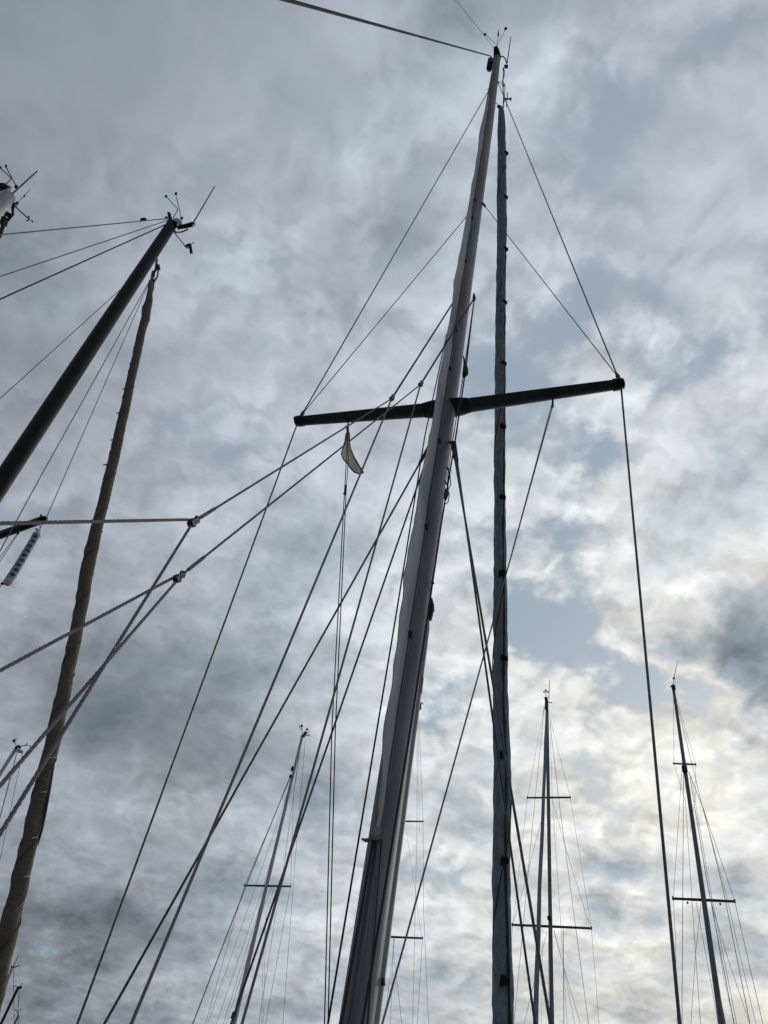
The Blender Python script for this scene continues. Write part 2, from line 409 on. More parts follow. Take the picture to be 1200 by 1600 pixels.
# mast: rounded section, flat aft face with a luff groove, tapering to the masthead
def mast_section(a, i):
    q = 1 / (abs(math.cos(a)) ** 2.4 + abs(math.sin(a)) ** 2.4) ** (1 / 2.4)
    return q
zs = [DECK - .02] + [DECK + k * (mast_hi.z - DECK) / 40 for k in range(1, 41)]
rr = []
for z in zs:
    k = 1 - .30 * max(0, (z - (mast_hi.z - 3.2)) / 3.2) ** 1.3
    rr.append((.098 * k, .069 * k))
mast = MB().tube([on_mast(z) for z in zs], rr, 28, prof=mast_section, up=FORE).build('mast', ALU, yacht)
def mk_at(z):
    return 1 - .30 * max(0, (z - (mast_hi.z - 3.2)) / 3.2) ** 1.3
# groove lips on the aft face
for s_ in (-1, 1):
    MB().tube([on_mast(z) + AFT * (.101 * mk_at(z)) + STB * (s_ * .011) for z in zs[1:-1]], .006, 6).build('luff_groove_lip', ALU, mast)
# spinnaker-pole track on the fore side, starboard
tr = [on_mast(z) + STB * .062 + FORE * .035 for z in (DECK + .9, DECK + 3, DECK + 4.4)]
MB().tube(tr, (.010, .014), 4).build('mast_track', POLE, mast, smooth=False)
# furled mainsail leech standing out of the groove, ends at the clew tied off low on the mast
leech = [(148, 763), (200, 751), (240, 746), (330, 731), (440, 710), (480, 706), (560, 691.5), (620, 681), (657, 676), (720, 663), (800, 650), (880, 634.5), (960, 625.5), (1010, 619.5), (1100, 607), (1140, 601), (1192, 596), (1240, 593), (1292, 588)]
rows = []
def on_plane(x, y):
    z = mz(x, y)
    for _ in range(4):
        e = Wp(x, y, on_mast(z), STB); z = e.z
    return e
def wob(z, k): return noise.noise(Vector((z * 1.7, k, 3.3)))
ys = [148 + i * (1292 - 148) / 90 for i in range(91)]
for y in ys:
    x = interp(leech, y)
    e = on_plane(x, y)                            # on the boat's centre plane
    z = e.z; g = on_mast(z) + AFT * .092 * mk_at(z)
    wdt = (e - g).dot(AFT); wdt = max(.035, wdt) * (1 + .02 * wob(z * 2, 1)) 
    row = []
    for j in range(6):
        t = j / 5
        row.append(g + AFT * (wdt * t) + STB * (.012 * math.sin(t * 3.1) * wob(z * 1.3, 2) * 2 + .010 * t * wob(z * 6, t * 2)))
    rows.append(row)
sail = MB().grid(rows, STB * .006).build('furled_mainsail', DACRON, yacht, label='pale sailcloth edge standing out of the mast groove')
# slides / batten ends, dark dots along the groove
slide = None
for y in (327, 355, 423, 531, 592, 705, 840, 1008):
    x = interp(leech, y) + (12 if y < 700 else 15)
    z = mz(interp([(90, 777), (1600, 557)], y), y); p = on_mast(z) + AFT * .105 + STB * .018
    if slide is None:
        slide = MB().tube([Vector((0, 0, -.022)), Vector((0, 0, .022))], [.010, .010], 8).build('sail_slide', BLACK); slide.parent = mast; slide.location = p - base
    else:
        c = slide.copy(); C.objects.link(c); c.parent = mast; c.location = p - base
clew = on_mast(rows[-1][0].z) + AFT * .13
knot = clew - Vector((0, 0, .05))
kp = [knot + Vector((math.cos(a) * .022, math.sin(a) * .022, .012 * math.sin(2.3 * a))) for a in [i * .7 for i in range(20)]]
MB().tube(kp, .007, 6).build('clew_knot', ROPE, sail)
MB().tube([knot, knot + AB * -.05 + Vector((0, 0, -.01)), knot + AB * -.068 + AFT * -.01], [.010, .009, .006], 6).build('knot_tail', ROPE, sail)
MB().tube([rows[-1][3], knot + Vector((0, 0, .01))], [.020, .010], 7).build('clew_strop', ROPE_PALE, sail)
line('outhaul', [knot + STB * -.01, lerp(knot, down(knot, W(536, 1600, MD - .15), DECK + .2), 1)], .007, ROPE_DARK, yacht)
line('reefing_line', [knot + STB * .012, down(knot, W(571, 1600, MD - .12), DECK + .2)], .005, ROPE, yacht)
line('reefing_line', [knot + STB * .03, down(knot, W(566, 1600, MD - .13), DECK + .2)], .0035, ROPE_DARK, yacht)

# spreaders: foil section, end caps, root castings
def spreader(tip, sgn):
    rt = on_mast(root_z) + AB * (sgn * .055)
    d = (tip - rt).normalized(); n_ = 14
    pts = [lerp(rt, tip, i / n_) for i in range(n_ + 1)]
    rad = [(.074 - .024 * (i / n_), .021 - .005 * (i / n_)) for i in range(n_ + 1)]
    fore_h = (FORE - FORE.dot(d) * d).normalized()
    sp = MB().tube(pts, rad, 18, prof=lambda a, i: .55 + .45 / max(.5, abs(math.cos(a)) ** 1.2 + abs(math.sin(a)) ** 1.2) if True else 1, up=fore_h).build('spreader', SPREAD, yacht)
    MB().tube([lerp(rt, tip, .935), lerp(rt, tip, .94), lerp(rt, tip, .985), lerp(rt, tip, 1.0), lerp(rt, tip, 1.006)],
              [(.050, .024), (.056, .029), (.054, .030), (.042, .025), (.012, .010)], 16, up=fore_h).build('spreader_end_cap', BLACK, sp)
    MB().tube([rt - d * .01, rt + d * .055, rt + d * .13], [(.092, .044), (.090, .030), (.074, .022)], 16, up=fore_h).build('spreader_bracket', CASTING, sp)
    return sp
spL = spreader(tipL - AB * .028, -1); spR = spreader(tipR + AB * .024, 1)

# furled headsail with its sun cover on the forestay
fs_top = on_mast(mz(783, 150)) + FORE * .12; fs_lo = W(786, 1600, 6.1)
fs_lo = Wp(786, 1600, fs_lo, FORE)
def stay_pt(px, py):                                      # point of the headsail at a row of the picture, on the centre plane side
    t0, t1 = 0.0, 1.0
    for _ in range(40):
        m_ = (t0 + t1) / 2; q = ROT.transposed() @ (lerp(fs_top, fs_lo, m_) - CAM); yy = 800 + F * q.y / q.z
        if yy < py: t0 = m_
        else: t1 = m_
    p = lerp(fs_top, fs_lo, t0); dp = depth(p); return Wd(px, py, dp), dp
GW = [(168, 782.5, 7), (176, 783.5, 10), (200, 784, 13), (240, 784, 13.5), (300, 784, 15), (360, 784, 15), (430, 783, 15), (560, 781.7, 16.5), (700, 781, 17.5), (800, 781, 18.5), (880, 781, 20), (960, 781.8, 22.5), (1040, 782, 24.5), (1100, 782, 24), (1180, 784.5, 26.5), (1240, 785, 28), (1300, 784.3, 29), (1380, 783, 30), (1410, 783.5, 27.5), (1440, 784, 28), (1500, 785.5, 31), (1560, 786, 33.5), (1600, 786.5, 33)]
pts, rad = [], []
y = 168.0
while y < 1625:
    x = interp([(a, b) for a, b, c in GW], y); w_ = interp([(a, c) for a, b, c in GW], y)
    p, dp = stay_pt(x, y); pts.append(p); rad.append(w_ / 2 * dp / F); y += 5.0
dir_ = (pts[-1] - pts[-20]).normalized()
while pts[-1].z > DECK + .35: pts.append(pts[-1] + dir_ * .05); rad.append(rad[-1] * (1 if pts[-1].z > DECK + .9 else .985))
def cloth_prof(a, i):
    s_ = i * .035
    fold = noise.noise(Vector((math.cos(a) * 1.3, math.sin(a) * 1.3, s_ * 2.2)))
    fine = noise.noise(Vector((math.cos(a) * 2.5 + 5, math.sin(a) * 2.5, s_ * 7)))
    wrap = math.sin(a * 2 + s_ * 3.2)
    crease = abs(noise.noise(Vector((math.cos(a) * 1.6 + 9, math.sin(a) * 1.6, s_ * 3.1 + a * .25))))
    return 1.0 + .09 * fold + .05 * fine + .03 * wrap - .10 * max(0, .12 - crease) / .12
head = MB().tube(pts, rad, 30, prof=cloth_prof).build('furled_headsail', COVER, yacht, label='headsail rolled on the forestay under a blue-grey cover')
md = head.modifiers.new('sub', 'SUBSURF'); md.levels = 1; md.render_levels = 1
dt = bpy.data.textures.new('wrinkles', 'CLOUDS'); dt.noise_scale = .16; dt.noise_depth = 2
md = head.modifiers.new('wrinkle', 'DISPLACE'); md.texture = dt; md.strength = .012; md.texture_coords = 'LOCAL'
# cover edge overlap (seam) winding slowly down, facing the camera's right
sm_, sr = [], []
for i in range(2, len(pts) - 6, 2):
    p = pts[i]; dp = depth(p); to_cam = (CAM - p).normalized(); ax = (pts[i + 2] - pts[i - 2]).normalized()
    rt_ = ax.cross(to_cam).normalized(); rt_ = -rt_ if (ROT.transposed() @ rt_).x < 0 else rt_
    yy = i * 5; a = .62 + .22 * math.sin(i * .021 + .5) + .05 * math.sin(i * .13)
    sm_.append(p + rt_ * rad[i] * math.sin(a) * 1.02 + to_cam * rad[i] * math.cos(a) * 1.03); sr.append(.010 + .002 * math.sin(i * .4))
MB().tube(sm_, sr, 6).build('cover_edge', COVER_SEAM, head)
def wrap_seam(name, pts_, rad_, m_, parent, pitch, thick, start=0.0, k0=4):
    """stitched edge of the rolled cloth winding round it"""
    o_, u = [], frame(pts_[1] - pts_[0])[0]; run = start
    for i in range(k0, len(pts_) - 4):
        t = (pts_[i + 1] - pts_[i - 1]).normalized(); u = (u - u.dot(t) * t).normalized(); w = t.cross(u); run += (pts_[i] - pts_[i - 1]).length
        a = 2 * math.pi * run / pitch + .6 * noise.noise(Vector((run * .9, start, 0)))
        o_.append(pts_[i] + (u * math.cos(a) + w * math.sin(a)) * rad_[i] * 1.0)
    return MB().tube(o_, thick, 5).build(name, m_, parent)
wrap_seam('cloth_seam', pts, rad, COVER_PALE, head, 1.5, .0045)
wrap_seam('cloth_seam', pts, rad, COVER_SEAM, head, 2.1, .0045, .7)
clip0 = None
def clip_mesh():
    mb = MB(); X_, Y_, Z_ = Vector((1, 0, 0)), Vector((0, 1, 0)), Vector((0, 0, 1))
    mb.box(Vector((0, 0, 0)), X_ * .022, Y_ * .010, Z_ * .030); mb.box(Vector((.031, 0, -.004)), X_ * .008, Y_ * .007, Z_ * .020)
    mb.box(Vector((-.004, .011, 0)), X_ * .014, Y_ * .003, Z_ * .036)
    return mb
for (x, y) in ((790, 240), (789, 309), (789, 390), (787, 473), (786, 569), (785, 667), (784, 778), (783, 896), (786, 1029), (785, 1180), (787, 1345), (786, 1531)):
    i = min(range(len(pts)), key=lambda k: abs((800 + F * (ROT.transposed() @ (pts[k] - CAM)).y / (ROT.transposed() @ (pts[k] - CAM)).z) - y))
    p = Wd(x, y, depth(pts[i]) - rad[i] * 1.05)
    if clip0 is None: o = clip0 = clip_mesh().build('cover_clip', BLACK, smooth=False)
    else: o = clip0.copy(); C.objects.link(o)
    o.parent = head; o.location = p - base; o.rotation_euler = (ROT @ Matrix.Rotation(math.radians(random.uniform(-6, 6)), 3, 'Z') @ Matrix(((1, 0, 0), (0, 0, -1), (0, 1, 0)))).to_euler()
# forestay wire and the halyard swivel above the sail
line('forestay', [fs_top + Vector((0, 0, .15)), pts[0]], .006, WIRE, yacht)
sw = lerp(fs_top, pts[0], .55)
MB().tube([sw, lerp(fs_top, pts[0], .75), pts[0], pts[3]], [.014, .028, .026, .018], 10).build('furler_swivel', CASTING, yacht)
gear('halyard_lead', yacht, [([Wd(785, 125, 12.0), Wd(787, 150, 11.6), Wd(786.5, 168, 11.2)], .008), ([Wd(789, 132, 11.9), Wd(788.5, 156, 11.6), Wd(784, 172, 11.2)], .006)])

# standing rigging
hoist = MB().tube([Wd(762.5, 141, 11.4), Wd(765.5, 138, 11.4)], .018, 8).build('shroud_tang', STEEL, yacht)
upL = on_mast(mz(765, 140)) - AB * .06; upR = on_mast(mz(784, 130)) + AB * .06
inL = on_mast(mz(731, 330)) - AB * .06; inR = on_mast(mz(757, 318)) + AB * .06
eL = tipL + AFT * .02; eR = tipR + AFT * .0
line('shroud', [upL, tipL], .0058, WIRE, yacht); line('shroud', [upR, tipR], .0058, WIRE, yacht)
line('shroud', [inL, lerp(tipL, upL, .012)], .004, WIRE, yacht); line('shroud', [inR, lerp(tipR, upR, .012)], .004, WIRE, yacht)
for a, b in ((tipL, upL), (tipR, upR)):
    MB().tube([lerp(a, b, .003), lerp(a, b, .008), lerp(a, b, .013), lerp(a, b, .018)], [.008, .016, .017, .008], 8).build('wire_clamp', BLACK, yacht)
MB().tube([lerp(inR, tipR, .01), lerp(inR, tipR, .035), lerp(inR, tipR, .045)], [.013, .013, .006], 8).build('shroud_terminal', BLACK, yacht)
MB().tube([lerp(inL, tipL, .01), lerp(inL, tipL, .03)], [.010, .006], 8).build('shroud_terminal', BLACK, yacht)
def cap_low(tip, px):
    q = W(px, 1600, math.hypot(tip.x, tip.y) - .02); return down(tip, q, DECK)
line('shroud', [tipL, cap_low(tipL, 121)], .0062, WIRE, yacht); line('shroud', [tipR, cap_low(tipR, 1062)], .0070, WIRE, yacht)
# lower shrouds, spliced round thimbles at the mast
lz = mz(690, 700)
lp = on_mast(lz) - AB * .07; ls = on_mast(lz + .05) + AB * .07
for nm, a, px, Dq in (('lower', Wd(669, 700, 5.35), 163, 4.1), ('lower', Wd(665, 722, 5.35), 361, 4.6), ('lower', Wd(710, 690, 5.5), 836, 4.9), ('lower', Wd(707, 694, 5.45), 860, 3.9)):
    q = down(a, W(px, 1600, Dq), DECK)
    line('lower_shroud', [a, q], .0066 if px < 400 else .0072, WIRE, yacht)
    if px != 361:
        MB().tube([a, lerp(a, q, .022), lerp(a, q, .028)], [.012, .012, .007], 8).build('shroud_terminal', CASTING, yacht)
for c, x, y in ((lp, 669, 699), (ls, 708, 691)):
    MB().tube([c, Wd(x, y, 5.4)], .012, 8).build('shroud_tang', CASTING, yacht)

# halyards on the mast face
bl = Wd(741, 466, 7.05)
MB().tube([Wd(740.5, 458, 7.1), Wd(740.8, 463, 7.08), bl, Wd(741, 470, 7.02)], [.006, .013, .017, .008], 8).build('mast_block', BLACK, yacht)
hal = [bl, Wd(728, 575, 6.05), Wd(711, 690, 5.35), Wd(689.5, 818, 4.75), Wd(668.5, 960, 4.25), Wd(638, 1160, 3.72), Wd(601, 1390, 3.3), Wd(566, 1600, 3.0)]
hal.append(down(hal[-2], hal[-1], DECK + .6))
line('halyard', hal, .0062, ROPE_DARK, yacht)
line('halyard', [bl, Wd(725, 580, 6.0), Wd(707, 690, 5.3)], .004, ROPE_DARK, yacht)
line('halyard', [Wd(698, 522, 6.65), Wd(664, 680, 5.6), Wd(619, 960, 4.4), down(Wd(690, 552, 6.4), Wd(514, 1600, 3.15), DECK + .5)], .0052, ROPE_DARK, yacht)
# steaming light shade and loose wiring
d0 = Wd(726.5, 560, 6.0)
MB().tube([Wd(724, 556, 6.02), Wd(726.5, 568, 6.0), Wd(727.5, 577, 5.98), Wd(727, 585, 5.96), Wd(724, 590, 5.96)], [.004, .012, .022, .024, .010], 12).build('steaming_light', BLACK, yacht)
MB().tube([Wd(697.5, 764, 4.95), Wd(697.5, 771, 4.93), Wd(696, 780, 4.9)], [.008, .018, .010], 10).build('deck_light', BLACK, yacht)
for w_ in ([(699, 731), (703, 742), (704.5, 757), (700, 765), (697, 769)], [(696, 752), (700, 762), (702, 775), (700, 785), (694, 789)], [(706, 690), (704, 712), (700, 740), (698, 770)]):
    MB().tube([Wd(x, y, 4.98) for x, y in w_], .0035, 5).build('loose_cable', BLACK, yacht)
gear('cable_clip', yacht, [([Wd(698, 730, 5.02), Wd(701, 734, 4.98)], .006)]); gear('cable_clip', yacht, [([Wd(694.5, 751, 4.98), Wd(698, 756, 4.94)], .006)])

# spinnaker pole stowed on the fore side of the mast
pt, pb = W(663, 968, MD + .10), W(578, 1600, MD + .08)
pe = down(pt, pb, DECK + .9)
pole = MB().tube([pt, lerp(pt, pe, .02), lerp(pt, pe, .5), pe], [.034, .040, .042, .040], 20).build('spinnaker_pole', POLE, yacht, label='pale pole stowed upright along the mast')
pd = depth(pt)
MB().tube([Wd(673, 934, pd), Wd(673.5, 944, pd), Wd(671.5, 958, pd), Wd(669.5, 969, pd)], [.010, .018, .023, .020], 8).build('pole_end_fitting', CASTING, pole)
gear('pole_end_jaw', pole, [([Wd(669, 932, pd), Wd(675, 940, pd)], .010), ([Wd(673.5, 938, pd), Wd(677, 944, pd), Wd(677.5, 956, pd)], .006), ([Wd(675, 908, pd), Wd(677, 913, pd)], .010), ([Wd(675.5, 912, pd), Wd(672, 934, pd)], .004)])
pk = Wd(660.5, 1045, depth(lerp(pt, pe, .16)))
MB().tube([lerp(pt, pe, .118), lerp(pt, pe, .145)], [.0435, .044], 20).build('pole_ring', BLACK, pole)
gear('mast_cleat', yacht, [([Wd(597.5, 1528, 3.35), Wd(598, 1540, 3.33)], .012)]); gear('mast_cleat', yacht, [([Wd(588, 1556, 3.3), Wd(586, 1570, 3.28)], .010)])

# topping lift and backstay run overhead to the stern
n1 = ray(448, 0).cross(ray(768, 88)); cp = base + AFT * 4.25
def plane_point(n_, s_dist, z, side):
    """point s_dist aft on the boat whose line from the masthead lies where the picture shows it"""
    c = base + AFT * s_dist; c.z = z; k = -((c - CAM).dot(n_)) / STB.dot(n_) if side else 0
    return c + STB * k
mtop = on_mast(mast_hi.z)
tl_hi = Wd(768, 88, depth(mtop)); 
# solve along the centre line for the boom end
best = min((abs(((base + AFT * s_ + Vector((0, 0, 2.75)) - CAM).dot(n1))), s_) for s_ in [i * .01 for i in range(150, 700)])[1]
boom_end = base + AFT * best + Vector((0, 0, 2.75))
boom_end = boom_end - n1.normalized() * ((boom_end - CAM).dot(n1.normalized()))
line('topping_lift', [tl_hi, boom_end], .0085, ROPE_DARK, yacht)
n2 = ray(712, 0).cross(ray(772, 75)).normalized()
bs = base + AFT * 5.9 + Vector((0, 0, DECK)); bs = bs - n2 * ((bs - CAM).dot(n2))
line('backstay', [Wd(772, 75, depth(mtop)), bs], .0035, WIRE, yacht)
goose = base + AFT * .16 + Vector((0, 0, 2.55))
be = Vector((boom_end.x, boom_end.y, boom_end.z - .03))
MB().tube([goose, lerp(goose, be, .02), lerp(goose, be, .97), be], [(.04, .03), (.085, .055), (.08, .05), (.03, .03)], 16).build('boom', ALU, yacht)

# lazy jacks: braided lines with little blocks, from the mast down to the boom
def block_mesh(k=1.0):
    return None
proto_block = {}
def pulley(p, axis, size, shell=BLACK):
    """block: strap, two pale cheeks, sheave; axis points from the sheave to the becket"""
    key = 'b'
    if key not in proto_block:
        s0 = MB().tube([Vector((-.5, 0, 0)), Vector((.5, 0, 0))], [.62, .62], 20).build('block', BLACK)
        for v in s0.data.vertices: v.co = (v.co.x * .62, v.co.y, v.co.z)
        ch = []
        for sx in (-1, 1):
            ck = MB(); ck.slab([Vector((sx * .38, y_, z_)) for y_, z_ in ((-.30, -.55), (.30, -.55), (.34, .2), (.26, 1.2), (-.26, 1.2), (-.34, .2))], Vector((.12, 0, 0)))
            ch.append((ck.build('block_cheek', CHEEK, smooth=False)))
            ck = MB(); ck.box(Vector((sx * .45, 0, .35)), Vector((.012, 0, 0)), Vector((0, .09, 0)), Vector((0, 0, .5)))
            ch.append(ck.build('cheek_slot', BLACK, smooth=False))
        rg = MB().tube([Vector((0, math.cos(a) * .42, 1.45 + math.sin(a) * .42)) for a in [i * 2 * math.pi / 14 for i in range(15)]], .17, 8).build('block_shackle', BLACK)
        proto_block[key] = (s0, ch + [rg]); first = True
        for c in ch + [rg]: c.parent = s0
        o = s0
    else:
        s0, chs = proto_block[key]; o = s0.copy(); C.objects.link(o)
        for c in chs:
            d = c.copy(); C.objects.link(d); d.parent = o
    o.parent = yacht
    z_ = axis.normalized(); x_ = (CAM - p).normalized(); x_ = (x_ - x_.dot(z_) * z_ + z_.cross(x_) * .35).normalized(); y_ = z_.cross(x_)
    o.matrix_local = Matrix.Translation(p - base) @ Matrix((x_, y_, z_)).transposed().to_4x4() @ Matrix.Scale(size, 4)
    return o
A1, A2 = Wd(709, 471, 7.1), bl
B1, B2 = Wd(612, 623, 5.3), Wd(657, 601, 5.5)
E1, E2 = Wd(300, 817, 2.62), Wd(277, 904, 2.55)
def jack(p, q, r, m=ROPE, spl=0.0):
    laid('lazy_jack', [p, q], r, m, yacht)
    if spl: laid('rope_splice', [lerp(q, p, .012), lerp(q, p, spl)], r * 1.45, ROPE, yacht, pitch=.035)
pulley(B1, A1 - B1, .029); pulley(B2, A2 - B2, .029); pulley(E1, B1 - E1, .026); pulley(E2, B2 - E2, .0235)
line('lazy_jack', [A1, B1], .0068, ROPE_DARK, yacht); line('lazy_jack', [A2, B2], .0068, ROPE_DARK, yacht)
jack(B1, lerp(E1, B1, .010), .0046, ROPE, .05); jack(B2, lerp(E2, B2, .010), .0046, ROPE, .045)
L2 = down(B1, W(205, 1600, 2.9), 2.7); L4 = down(B2, W(378, 1600, 3.2), 2.7)
line('lazy_jack', [B1, L2], .0060, ROPE, yacht); line('lazy_jack', [B2, L4], .0060, ROPE, yacht)
def past(p, q, k): return p + (q - p) * k
laid('lazy_jack', [Wd(293, 812, 2.6), past(Wd(293, 812, 2.6), Wd(0, 818, 1.75), 1.6)], .0052, ROPE, yacht)
laid('lazy_jack', [Wd(298, 822, 2.6), Wd(0, 1303, 1.5), past(Wd(299, 826, 2.6), Wd(0, 1303, 1.5), 1.3)], .0050, ROPE, yacht)
laid('lazy_jack', [Wd(270, 903, 2.55), past(Wd(270, 903, 2.55), Wd(0, 1048, 1.75), 1.5)], .0050, ROPE, yacht)
laid('lazy_jack', [Wd(276, 908, 2.55), Wd(0, 1228, 1.5), past(Wd(277, 912, 2.55), Wd(0, 1228, 1.5), 1.3)], .0048, ROPE, yacht)

# flag halyards under both spreaders
fb = Wz(543, 664, root_z - .03)
MB().tube([fb + Vector((0, 0, .03)), Wd(543.5, 672, depth(fb)), Wd(543.5, 680, depth(fb))], [.006, .010, .012], 8).build('flag_block', CASTING, yacht)
line('flag_halyard', [fb, Wd(544, 720, depth(fb) - .4), Wd(541, 765, 4.75), Wd(524, 1140, 3.9), down(Wd(524, 1140, 3.9), Wd(512.5, 1600, 3.3), DECK)], .0032, ROPE_DARK, yacht)
line('flag_halyard', [fb, Wd(541, 720, depth(fb) - .4), Wd(538.5, 765, 4.75), Wd(518.5, 1140, 3.9), down(Wd(518.5, 1140, 3.9), Wd(507, 1600, 3.3), DECK)], .0032, ROPE_DARK, yacht)
gear('halyard_knot', yacht, [([Wd(540, 758, 4.77), Wd(539.5, 766, 4.75), Wd(538.5, 774, 4.73)], [.004, .009, .004]), ([Wd(536, 772, 4.74), Wd(541, 767, 4.74)], .004)], ROPE_DARK)
fr = Wz(864, 626, root_z - .03)
MB().tube([fr + Vector((0, 0, .03)), Wd(863.5, 632, depth(fr)), Wd(863, 637, depth(fr))], [.006, .009, .010], 8).build('flag_block', CASTING, yacht)
q = down(fr, W(596, 1600, 3.45), DECK)
line('flag_halyard', [Wd(864.5, 630, depth(fr)), q], .0046, ROPE, yacht)
line('flag_halyard', [Wd(862.3, 631, depth(fr)), lerp(fr, q, .25) + Vector((.004, 0, 0))], .0030, ROPE, yacht)

# masthead crane, light, instruments
dm = depth(mtop)
P = lambda x, y, dz=0: Wd(x, y, dm + dz)
MB().slab([P(771.5, 92), P(771.5, 75), P(775.5, 73), P(779, 78), P(782.5, 90), P(782, 93)], ROT @ Vector((0, 0, .07))).build('masthead_crane', CASTING, yacht, smooth=False)
gear('masthead_sheave', yacht, [([P(774, 81, -.05), P(774, 81, .05)], .022), ([P(776.5, 88, -.06), P(776.5, 88, .06)], .026)], BLACK)
MB().tube([P(767.5, 91), P(767, 93), P(764.5, 108), P(764, 111)], [.034, .050, .050, .030], 14).build('anchor_light', BLACK, yacht)
MB().tube([P(767.2, 95), P(766.6, 97.5)], [.0515, .0515], 14).build('light_lens', WHITEP, yacht)
gear('light_bracket', yacht, [([P(768, 96), P(774, 98)], .014)], CASTING)
masthead_gear(yacht, dm, vane=dict(rods=[((776.5, 76), (779, 47)), ((777, 70), (757.5, 54)), ((779, 68), (790, 45))], tabs=[(757.5, 54, 2.2), (790, 45, 2.3)]), r=.0038)
MB().tube([P(779, 47), P(778.8, 54), P(778.6, 58)], [.002, .014, .006], 6).build('vane_arrow', BLACK, yacht)
gear('whip_antenna', yacht, [([P(792, 100), P(798.3, 57, -.1)], [.009, .006])], WIRE)
MB().tube([P(788, 104), P(793.5, 104)], .030, 8).build('antenna_base', BLACK, yacht)
MB().tube([P(783, 88), P(786.5, 88.5), P(789.5, 92), P(791.5, 99)], .010, 6).build('antenna_cable', BLACK, yacht)
MB().tube([P(786, 106), P(787.5, 112), P(787, 120), P(785.5, 127)], [.010, .014, .012, .006], 6).build('halyard_crane', BLACK, yacht)
ac = Wd(792, 155, 11.6)
gear('wind_sensor', yacht, [([Wd(786, 155, 11.6), ac], .012), ([Wd(793.5, 144, 11.6), Wd(791, 167, 11.55)], .006), ([Wd(788, 154, 11.6), Wd(798.5, 155, 11.6)], .012), ([Wd(798, 152.5, 11.6), Wd(798, 157, 11.6)], .012), ([Wd(787, 150, 11.6), Wd(786.5, 165, 11.5)], .010)])
gear('shroud_tang', yacht, [([upR, Wd(786, 131, 11.85)], .016), ([Wd(786, 129, 11.85), Wd(786.5, 134, 11.8)], .02)], STEEL)

# the pennant
flag_rows = []
outl = [(541.5, 676, 545.5, 676), (539, 690, 545.8, 690), (536, 700, 547, 699), (533.5, 710, 549.5, 706), (537, 718, 553, 714), (543, 724.5, 557, 721), (548, 732, 561, 728), (554, 738, 565, 734), (562, 740.5, 567.5, 738.5)]
fdp = depth(fb)
for i, (xa, ya, xb, yb) in enumerate(outl):
    row = []
    for j in range(7):
        t = j / 6; row.append(Wd(xa + (xb - xa) * t, ya + (yb - ya) * t, fdp - .05 - .05 * i * .6 + .035 * math.sin(t * 5 + i * .7)))
    flag_rows.append(row)
fl = thing('pennant', fb, 'small cream pennant hanging folded from a halyard below the port spreader', 'flag')
MB().grid(flag_rows, ROT @ Vector((0, 0, .004))).build('flag_cloth', FLAGC, fl)
hem = [r_[0] for r_ in flag_rows] + [flag_rows[-1][-1]]
MB().tube(hem, .006, 6).build('flag_hem', FLAGHEM, fl)
MB().tube([r_[-1] for r_ in flag_rows], .0065, 6).build('flag_hem', FLAGHEM, fl)
gear('flag_toggle', fl, [([fb - Vector((0, 0, .05)), flag_rows[0][3]], .005), ([Wd(540, 665, fdp), Wd(543, 672, fdp - .02)], .005)], FLAGHEM)

# ================================================================== black-masted yacht to port
b2_hi, b2_lo = W(269, 350, 7.3), W(0, 757, 7.3)
b2_lo = down(b2_hi, b2_lo, DECK); base2 = Vector((b2_lo.x, b2_lo.y, 0))
fs2 = W(3, 1500, 6.3); fd = fs2 - base2; fd.z = 0; fd.normalize()
y2 = thing('sailing_yacht', base2, 'yacht with a leaning black mast, cut by the left edge, and a brown covered headsail', 'sailboat', 'yachts moored in the marina')
f_low = down(Wd(240, 430, 12.8), fs2, DECK)
bow2 = Vector((f_low.x, f_low.y, 0)); ax2 = (bow2 - base2).normalized()
hull(y2, bow2 + ax2 * .3, base2 - ax2 * 5.2, 3.1)
MB().tube([lerp(b2_lo, b2_hi, i / 16) for i in range(17)], [.098] * 12 + [.096, .093, .090, .086, .082], 24).build('mast', BLACKSPAR, y2)
d2 = depth(b2_hi); P2 = lambda x, y, dz=0: Wd(x, y, d2 + dz)
for nm, a, b, w_ in (('backstay', (267, 341), (0, 367), .0075), ('shroud', (263, 344), (0, 432), .0068), ('halyard', (265, 348), (0, 467.5), .0095)):
    pa = P2(*a); pb_ = Wd(b[0], b[1], 8.2); pb_ = past(pa, pb_, 1.7)
    line(nm, [pa, pb_], w_, WIRE if nm != 'halyard' else ROPE_DARK, y2)
MB().tube([P2(219, 343.6, -.35), P2(221, 343.4, -.35), P2(227, 342.8, -.33), P2(229, 342.6, -.33)], [.012, .028, .028, .012], 8).build('stay_insulator', BLACK, y2)
MB().tube([P2(258, 340), P2(262, 339)], .02, 8).build('stay_terminal', STEEL, y2)
sp2t = Wd(72, 810, 9.0)
lo_ = past(Wd(215, 428, 13.0), Wd(0, 623, 9.4), 1.5)
line('shroud', [lerp(b2_lo, b2_hi, .86), Wd(215, 428, 13.0), lo_], .0055, WIRE, y2)
line('shroud', [Wd(233, 440, 12.6), Wd(66, 740, 9.2), past(Wd(66, 740, 9.2), Wd(0, 861, 8.3), 2.5)], .0058, WIRE, y2)
line('shroud', [Wd(231, 446, 12.6), sp2t], .0050, WIRE, y2)
sp2 = MB().tube([past(sp2t, Wd(0, 836, 9.6), 2.2), Wd(0, 836, 9.6), lerp(Wd(0, 836, 9.6), sp2t, .5), lerp(Wd(0, 836, 9.6), sp2t, .9), lerp(Wd(0, 836, 9.6), sp2t, .98), sp2t], [.056, .052, .050, .046, .036, .012], 12).build('spreader', BLACKSPAR, y2)
line('spreader_peg', [Wd(64, 809, 9.0), Wd(64, 803.5, 9.0)], .012, BLACK, y2)
